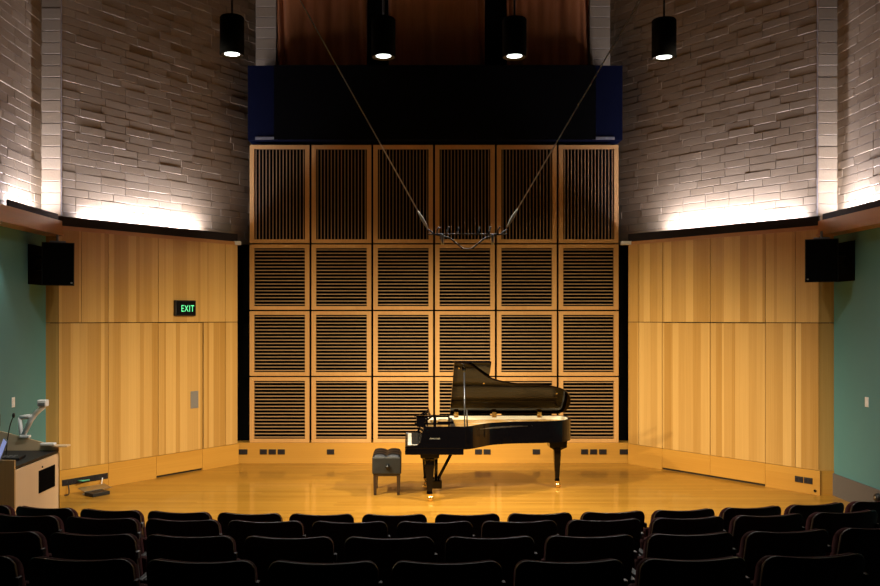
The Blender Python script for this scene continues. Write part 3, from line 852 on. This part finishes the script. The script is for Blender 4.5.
# lid, hinged on the far (straight) side
LA = math.radians(33.4)
lidm = Matrix.Translation((0, 1.5, RT+0.02)) @ Matrix.Rotation(-LA, 4, 'X') @ Matrix.Translation((0, -1.5, 0))
lo = [(0.675, -0.005), (0.80, -0.005)]+[(p.x+0.01, p.y-0.02) for p in near[1:-1]]+[(2.34, 1.505), (0.675, 1.505)]
o = MB().prism(lo, 0.0, 0.026, mat=lidm).build('lid', 'lid', piano)
bv = o.modifiers.new('bev', 'BEVEL'); bv.width = 0.006; bv.segments = 2; bv.limit_method = 'ANGLE'
fl = MB().prism([(0.677, 0.03), (1.19, 0.03), (1.19, 1.50), (0.677, 1.50)], 0.028, 0.050, mat=lidm).build('folded_flap', 'piano', piano)
# underside details: bumper dots
for (u, v) in ((1.12, 0.55), (2.2, 0.85), (0.75, 0.12)):
    MB().lathe([(0.0, -0.012), (0.012, -0.012), (0.014, 0.0)], 12, loc=(u, v, 0), mat=lidm).build('bumper', 'brass', o)
# lid prop
a_ = Vector((0.81, 0.10, RT-0.02)); b_ = lidm @ Vector((0.82, 0.16, 0.0))
pp = MB(); pp.tube([a_, b_], 0.010).build('lid_prop', 'propmetal', piano)
MB().tube([a_+Vector((0.035, 0.0, 0)), a_+Vector((0.03, 0.02, 0.24))], 0.010).build('short_prop', 'black', piano)
MB().lathe([(0.0, 0.012), (0.024, 0.012), (0.03, 0.0)], 14, loc=(b_.x, b_.y, b_.z-0.03)).build('prop_cup', 'brass', piano)
# hinges
for px in (456, 494, 539):
    x = at(px, 412, 13.6).x-PO.x
    h_ = MB(); h_.box(x-0.035, x+0.035, 1.445, 1.452, RT-0.03, RT+0.03); h_.tube([(x-0.035, 1.447, RT+0.015), (x+0.035, 1.447, RT+0.015)], 0.012)
    h_.box(x-0.03, x+0.03, 1.41, 1.45, RT+0.03, RT+0.055, mat=None)
    h_.build('hinge', 'brass', piano)
# legs with brass casters
def leg(u, v, tw=0.062, zt=0.66):
    lg = MB()
    def sec(z, w_): return [(u-w_, v-w_, z), (u+w_, v-w_, z), (u+w_, v+w_, z), (u-w_, v+w_, z)]
    secs = [(zt, 0.13), (0.61, 0.125), (0.585, 0.085), (0.56, tw), (0.50, tw), (0.14, tw*0.58), (0.105, tw*0.66)]
    vs = []; fs = []
    for z, w_ in secs: vs += sec(z, w_)
    for i in range(len(secs)-1):
        for k in range(4): fs.append((i*4+k, i*4+(k+1) % 4, (i+1)*4+(k+1) % 4, (i+1)*4+k))
    fs += [(3, 2, 1, 0), tuple(len(vs)-4+k for k in range(4))]
    lg.add(vs, fs); o = lg.build('leg', 'piano', piano)
    MB().lathe([(0.03, 0.11), (0.034, 0.085), (0.022, 0.07), (0.0, 0.07)], 14, loc=(u, v, 0)).build('caster_fork', 'brass', o)
    cw = MB()
    for dy in (-0.028, 0.010):
        cw.lathe([(0.0, 0), (0.040, 0), (0.040, 0.018), (0.0, 0.018)], 16, mat=Matrix.Translation((u+0.012, v+dy+0.018, 0.040)) @ Matrix.Rotation(PI/2, 4, 'X'))
    cw.build('caster_wheel', 'brass', o)
leg(0.335, 0.16); leg(0.31, 1.36); leg(2.235, 1.14, 0.05, 0.73)
# pedal lyre with diagonal braces
ly = MB()
for v in (0.66, 0.84):
    ly.tube([(0.44, v, 0.66), (0.44, v, 0.20)], [0.026, 0.02], 8)
ly.cbox(0.36, 0.52, 0.60, 0.90, 0.085, 0.20, 0.01)
ly.box(0.39, 0.49, 0.6, 0.9, 0.62, 0.66)
lyo = ly.build('pedal_lyre', 'piano', piano)
for v in (0.66, 0.84): MB().tube([(0.46, v, 0.18), (0.71, v, 0.66)], 0.012).build('lyre_brace', 'piano', lyo)
for v in (0.67, 0.75, 0.83):
    pd_ = MB(); pd_.cbox(0.25, 0.37, v-0.018, v+0.018, 0.10, 0.115, 0.005); pd_.build('pedal', 'brass', lyo)
text_obj('side_lettering', 'STEINWAY & SONS', 0.026, 'silver', piano, (0.40, -0.0035, 0.875), (PI/2, 0, 0), 0.001, sx=0.62)
tag([c_ for c_ in piano.children if c_.name.startswith('side_lettering')][0], 'small silver lettering on the piano side')

# ------------------------------------------------------------------ piano bench
bn = empty('piano_bench', (-0.75, 12.66, 0)); tag(bn, 'black leather piano bench on dark wooden legs left of the piano', 'bench')
MB().cbox(-0.205, 0.205, 0.0, 0.62, 0.30, 0.545, 0.018).build('padded_box', 'benchside', bn)
MB().box(-0.19, 0.19, 0.02, 0.60, 0.27, 0.305).build('apron', 'benchwood', bn)
cu = MB(); nx, ny = 20, 30; vs = []
for j in range(ny+1):
    for i in range(nx+1):
        x = -0.2+0.4*i/nx; y = 0.01+0.60*j/ny
        e = min(i, nx-i, j, ny-j)
        z = 0.56+0.035*abs(math.sin(PI*2*(i/nx)))**0.5*abs(math.sin(PI*3*(j/ny)))**0.5
        if e == 0: z = 0.535
        vs.append((x, y, z))
fs = [(j*(nx+1)+i, j*(nx+1)+i+1, (j+1)*(nx+1)+i+1, (j+1)*(nx+1)+i) for j in range(ny) for i in range(nx)]
cu.add(vs, fs, True); cu.build('tufted_cushion', 'leather', bn)
for i in range(2):
    for j in range(3):
        MB().lathe([(0.0, 0.01), (0.008, 0.007), (0.011, 0.0)], 10, loc=(-0.1+0.2*i-0.1+0.1, 0.11+0.2*j, 0.575)).build('button', 'leather', bn)
for x in (-0.165, 0.165):
    for y in (0.05, 0.57):
        lg = MB(); vs = []
        for z, w_ in ((0.28, 0.026), (0.0, 0.020)):
            vs += [(x-w_, y-w_, z), (x+w_, y-w_, z), (x+w_, y+w_, z), (x-w_, y+w_, z)]
        lg.add(vs, [(0,1,5,4), (1,2,6,5), (2,3,7,6), (3,0,4,7), (3,2,1,0), (4,5,6,7)]); lg.build('leg', 'benchwood', bn)
kn = MB(); kn.lathe([(0.0, 0.06), (0.028, 0.055), (0.034, 0.03), (0.028, 0.01), (0.012, 0.0)], 16, loc=(0, 0, 0), mat=Matrix.Translation((0.015, 0.0, 0.41)) @ Matrix.Rotation(PI/2, 4, 'X'))
kn.build('adjusting_knob', 'leather', bn)

# ------------------------------------------------------------------ lectern and what stands on it
LX1, LX0, LY0, LY1 = -4.71, -6.0+0.5, 9.77, 11.0
le = empty('lectern', (LX1, LY0, 0)); tag(le, 'pale timber lectern desk with black top before the left wall', 'lectern')
Wd = LX0-LX1; D = LY1-LY0
MB().box(-0.02, 0.0, 0.0, D, 0.0, 0.85).build('side_panel', 'lectern', le)
# front cheek and back cheek with sloping tops (highest at the presenter's side)
def cheek(y0, y1, za, zb, name, m):
    prof = [(Wd, 0.0), (0.0, 0.0), (0.0, za), (Wd, zb)]
    mt = Matrix.Translation((0, y1, 0)) @ Matrix.Rotation(PI/2, 4, 'X')
    MB().prism(prof, 0, y1-y0, mat=mt).build(name, m, le)
cheek(-0.03, 0.0, 0.96, 0.965, 'front_cheek', 'lecterndark')
o = [c_ for c_ in le.children if c_.name.startswith('front_cheek')][0]
cheek(D-0.03, D, 0.93, 1.14, 'back_cheek', 'lectern')
MB().box(Wd, -0.005, 0.0, D-0.03, 0.865, 0.885).build('desk_top', 'black', le)
MB().box(Wd, -0.02, 0.02, D-0.05, 0.05, 0.10).build('plinth', 'black', le)
MB().box(0.0, 0.006, 0.61, 1.08, 0.475, 0.735).build('rack_vent', 'backing', le)
vt = MB()
for k in range(7): vt.box(0.006, 0.010, 0.63, 1.06, 0.495+k*0.033, 0.507+k*0.033)
vt.build('vent_louvres', 'backing', le)
MB().box(0.0, 0.005, 0.70, 0.725, 0.755, 0.775).build('lock', 'dark', le)
MB().cbox(-0.06, 0.13, D-0.10, D+0.02, 0.935, 0.955, 0.004).build('flip_shelf', 'lectern', le)
# document camera with a white arm
b0 = at(23, 433, 10.92)
dc = empty('document_camera', (b0.x, 10.985, 1.036)); tag(dc, 'white document camera with a bent arm on the lectern', 'document camera')
def rel(px, py): return at(px, py, 10.985)-Vector((b0.x, 10.985, 1.036))
MB().cbox(-0.06, 0.06, -0.035, 0.035, 0.004, 0.035, 0.008).build('base', 'white', dc)
MB().tube([(0, 0, 0.03), rel(21, 434), rel(20, 417.5)], 0.026).build('lower_arm', 'white', dc)
MB().tube([rel(20, 417.5), rel(34, 416)], 0.028).build('elbow', 'white', dc)
MB().tube([rel(23.5, 435), rel(31, 420), rel(36, 413), rel(44, 406)], 0.032).build('upper_arm', 'white', dc)
h_ = rel(43, 403.5); MB().cbox(h_.x-0.055, h_.x+0.055, h_.y-0.05, h_.y+0.05, h_.z-0.035, h_.z+0.045, 0.01).build('camera_head', 'white', dc)
MB().cbox(h_.x-0.04, h_.x+0.04, h_.y-0.054, h_.y-0.048, h_.z-0.030, h_.z+0.012, 0.002).build('head_panel', 'grey', dc)
# gooseneck microphone
g0 = at(6, 450, 10.4)
gm = empty('gooseneck_microphone', (g0.x, 10.4, 0.885)); tag(gm, 'thin black gooseneck microphone on the lectern', 'microphone')
def relg(px, py): return at(px, py, 10.4)-Vector((g0.x, 10.4, 0.885))
MB().lathe([(0.0, 0.03), (0.035, 0.025), (0.04, 0.0)], 14).build('base', 'black', gm)
MB().tube(catmull([(0, 0, 0.02), relg(7.5, 440), relg(10, 426), relg(13, 417)], 5), 0.006, 6).build('neck', 'black', gm)
hd = relg(13.6, 415.5); MB().lathe([(0.0, -0.03), (0.013, -0.025), (0.017, 0), (0.013, 0.025), (0.0, 0.03)], 12, loc=hd).build('capsule', 'black', gm)
# laptop
lp = empty('laptop', (-5.20, 10.15, 0.885), math.radians(-60)); tag(lp, 'open laptop with a pale violet screen at the left of the lectern', 'laptop')
MB().cbox(-0.17, 0.17, -0.12, 0.12, 0.0, 0.018, 0.004).build('keyboard_base', 'grey', lp)
tm = Matrix.Translation((0, 0.12, 0.018)) @ Matrix.Rotation(math.radians(-20), 4, 'X')
lid_ = MB(); lid_.cbox(-0.17, 0.17, -0.004, 0.006, 0.0, 0.23, 0.003, mat=tm); lido = lid_.build('screen_lid', 'grey', lp)
s_ = MB(); s_.box(-0.155, 0.155, -0.006, -0.004, 0.015, 0.215, mat=tm); s_.build('screen', 'screen', lido)
# control panel / tablet
kp = empty('control_panel', (-5.03, 10.3, 0.885), math.radians(8)); tag(kp, 'black control panel with paper lying on the lectern top', 'control panel')
MB().cbox(-0.16, 0.16, -0.13, 0.13, 0.0, 0.03, 0.006).build('body', 'black', kp)
bt = MB()
for i in range(4):
    for j in range(3): bt.box(-0.11+0.055*i, -0.075+0.055*i, -0.08+0.06*j, -0.045+0.06*j, 0.03, 0.035)
bt.build('buttons', 'grey', kp)
pa = MB().cbox(-4.90, -4.73, 10.88, 10.965, 0.957, 0.985, 0.006).build('remote_tray', 'white'); pa.location = (0, 0, 0)
tag(pa, 'small white tray at the right end of the lectern back', 'tray')
bpy.context.view_layer.update()

# ------------------------------------------------------------------ cables and floor box by the left skirting
def cable(name, pts, r, mat, label):
    o = MB().tube(catmull(pts, 6), r, 6).build(name, mat); tag(o, label, 'cable', 'loose cables by the lectern')
q = on_wall(-1, 76, 0.165, 0.06); q2 = on_wall(-1, 100, 0.15, 0.06)
cable('green_cable', [q, q+Vector((0.08, -0.06, 0.01)), on_wall(-1, 86, 0.155, 0.08)], 0.012, 'greenwire', 'short green wire plugged into the left skirting outlets')
cable('white_cable', [q2, q2+Vector((0.02, -0.10, -0.12)), on_wall(-1, 92, 0.015, 0.30), on_wall(-1, 78, 0.012, 0.32), on_wall(-1, 71, 0.012, 0.28)], 0.008, 'white', 'white cable drooping from the left skirting to the floor')
cable('black_cable', [on_wall(-1, 66, 0.14, 0.06), on_wall(-1, 65, 0.04, 0.10), on_wall(-1, 62, 0.013, 0.15), on_wall(-1, 58, 0.013, 0.16)], 0.009, 'black', 'black cable dropping from the outlet nearest the lectern')
fb = empty('floor_box', on_wall(-1, 78, 0.0, 0.46), angl); tag(fb, 'low dark floor box with open metal lid near the left skirting', 'floor box')
MB().cbox(-0.14, 0.14, -0.10, 0.10, 0.0, 0.05, 0.006).build('box', 'black', fb)
tm = Matrix.Translation((0, 0.10, 0.05)) @ Matrix.Rotation(math.radians(12), 4, 'X')
l_ = MB(); l_.cbox(-0.14, 0.30, -0.01, 0.16, 0.0, 0.012, 0.003, mat=tm); l_.build('lid', 'steel', fb)

# ------------------------------------------------------------------ theatre seats
def back_loft(hw, ztop, z0, y_of, thick, rtop, wrap, corner, nx=20, dip=0.012):
    """curved upright pad: sides wrap forward, top corners rounded"""
    mb = MB(); vs = []; prof_n = 12
    for i in range(nx+1):
        u = -1+2*i/nx
        u = math.sin(u*PI/2)
        x = hw*u
        e = max(0.0, abs(x)-(hw-corner))/corner
        zt = ztop-corner*(1-math.sqrt(max(0, 1-min(e, 0.985)**2)))-dip*(1-u*u)
        yw = wrap*u*u
        pts = [(thick, z0), ]
        ring = [(0.0, z0)]
        ring += [(0.0, z0+(zt-rtop-z0)*k/3) for k in (1, 2, 3)]
        ring += [(thick/2-thick/2*math.cos(a), zt-rtop+rtop*math.sin(a)) for a in (PI*.2, PI*.35, PI*.5, PI*.65, PI*.8)]
        ring += [(thick, z0+(zt-rtop-z0)*k/3) for k in (3, 2, 1, 0)]
        for (dy, z) in ring: vs.append((x, y_of(z)+dy+yw, z))
        m = len(ring)
    fs = []
    for i in range(nx):
        for k in range(m):
            a = i*m+k; b = i*m+(k+1) % m; fs.append((a, b, b+m, a+m))
    fs += [tuple(range(m)), tuple(nx*m+k for k in reversed(range(m)))]
    mb.add(vs, fs, True); return mb
rec = lambda z: 0.26*(0.87-z)
SHELL = back_loft(0.252, 0.87, 0.32, rec, 0.022, 0.011, 0.045, 0.06).mesh('back_shell', 'seatback')
CUSH = back_loft(0.245, 0.862, 0.36, lambda z: rec(z)+0.022, 0.065, 0.03, 0.045, 0.055).mesh('back_cushion', 'maroon')
PAN = MB()
for _ in (0,):
    vs = []; nx = 10; ny = 8
    PAN.cbox(-0.225, 0.225, -0.045, 0.045, 0.0, 0.36, 0.03, mat=Matrix.Translation((0, 0.30, 0.30)) @ Matrix.Rotation(math.radians(-10), 4, 'X'))
PAN = PAN.mesh('tip_up_seat', 'maroon')
STD = MB().cbox(-0.014, 0.014, 0.10, 0.34, 0.0, 0.56, 0.006).cbox(-0.016, 0.016, 0.05, 0.42, 0.0, 0.03, 0.005).mesh('side_standard', 'black')
ARM = MB().cbox(-0.022, 0.022, 0.10, 0.42, 0.56, 0.59, 0.008).mesh('armrest', 'black')
BRK2 = MB().cbox(-0.009, 0.009, 0.06, 0.10, 0.72, 0.76, 0.004).mesh('bracket', 'black')
BRK = MB().cbox(-0.009, 0.009, 0.06, 0.10, 0.72, 0.76, 0.004).mesh('bracket', 'grey')
ORD = ['first', 'second', 'third', 'fourth', 'fifth', 'sixth', 'seventh', 'eighth', 'ninth', 'tenth', 'eleventh', 'twelfth', 'thirteenth', 'fourteenth', 'fifteenth']
RN = ['row nearest the stage', 'second row from the stage', 'third row from the stage', 'row nearest the camera']
for ri, (dist, zf, zt) in enumerate(ROWS):
    R = SYC-dist; pitch = 0.570; off = 0.0 if ri % 2 == 0 else 0.5
    sts = []
    for k in range(-11, 12):
        sl = (k+off)*pitch; t = (sl+0.035*max(0, sl-1.0))/R
        x = SXC+R*math.sin(t); y = SYC-R*math.cos(t)
        ua = PX0+FOC*(x-0.27-CX)/y; ub = PX0+FOC*(x+0.27-CX)/y
        if ub < 0 or ua > 880: continue
        sts.append((x, y, t))
    for j, (x, y, t) in enumerate(sts):
        r = empty('theatre_seat', (x, y, zf), t)
        tag(r, 'black backed maroon theatre seat, %s from the left in the %s' % (ORD[j], RN[ri]), 'seat', 'theatre seats in '+RN[ri])
        link_mesh('back_shell', SHELL, r); link_mesh('back_cushion', CUSH, r); link_mesh('tip_up_seat', PAN, r)
        for xx in (-0.26, 0.26):
            link_mesh('side_standard', STD, r, (xx, 0, 0)); link_mesh('armrest', ARM, r, (xx, 0, 0))
        pr_ = PX0+FOC*(x+0.28-CX)/y
        link_mesh('bracket', BRK if min(abs(pr_-147), abs(pr_-640)) < 12 else BRK2, r, (0.262, 0, 0))
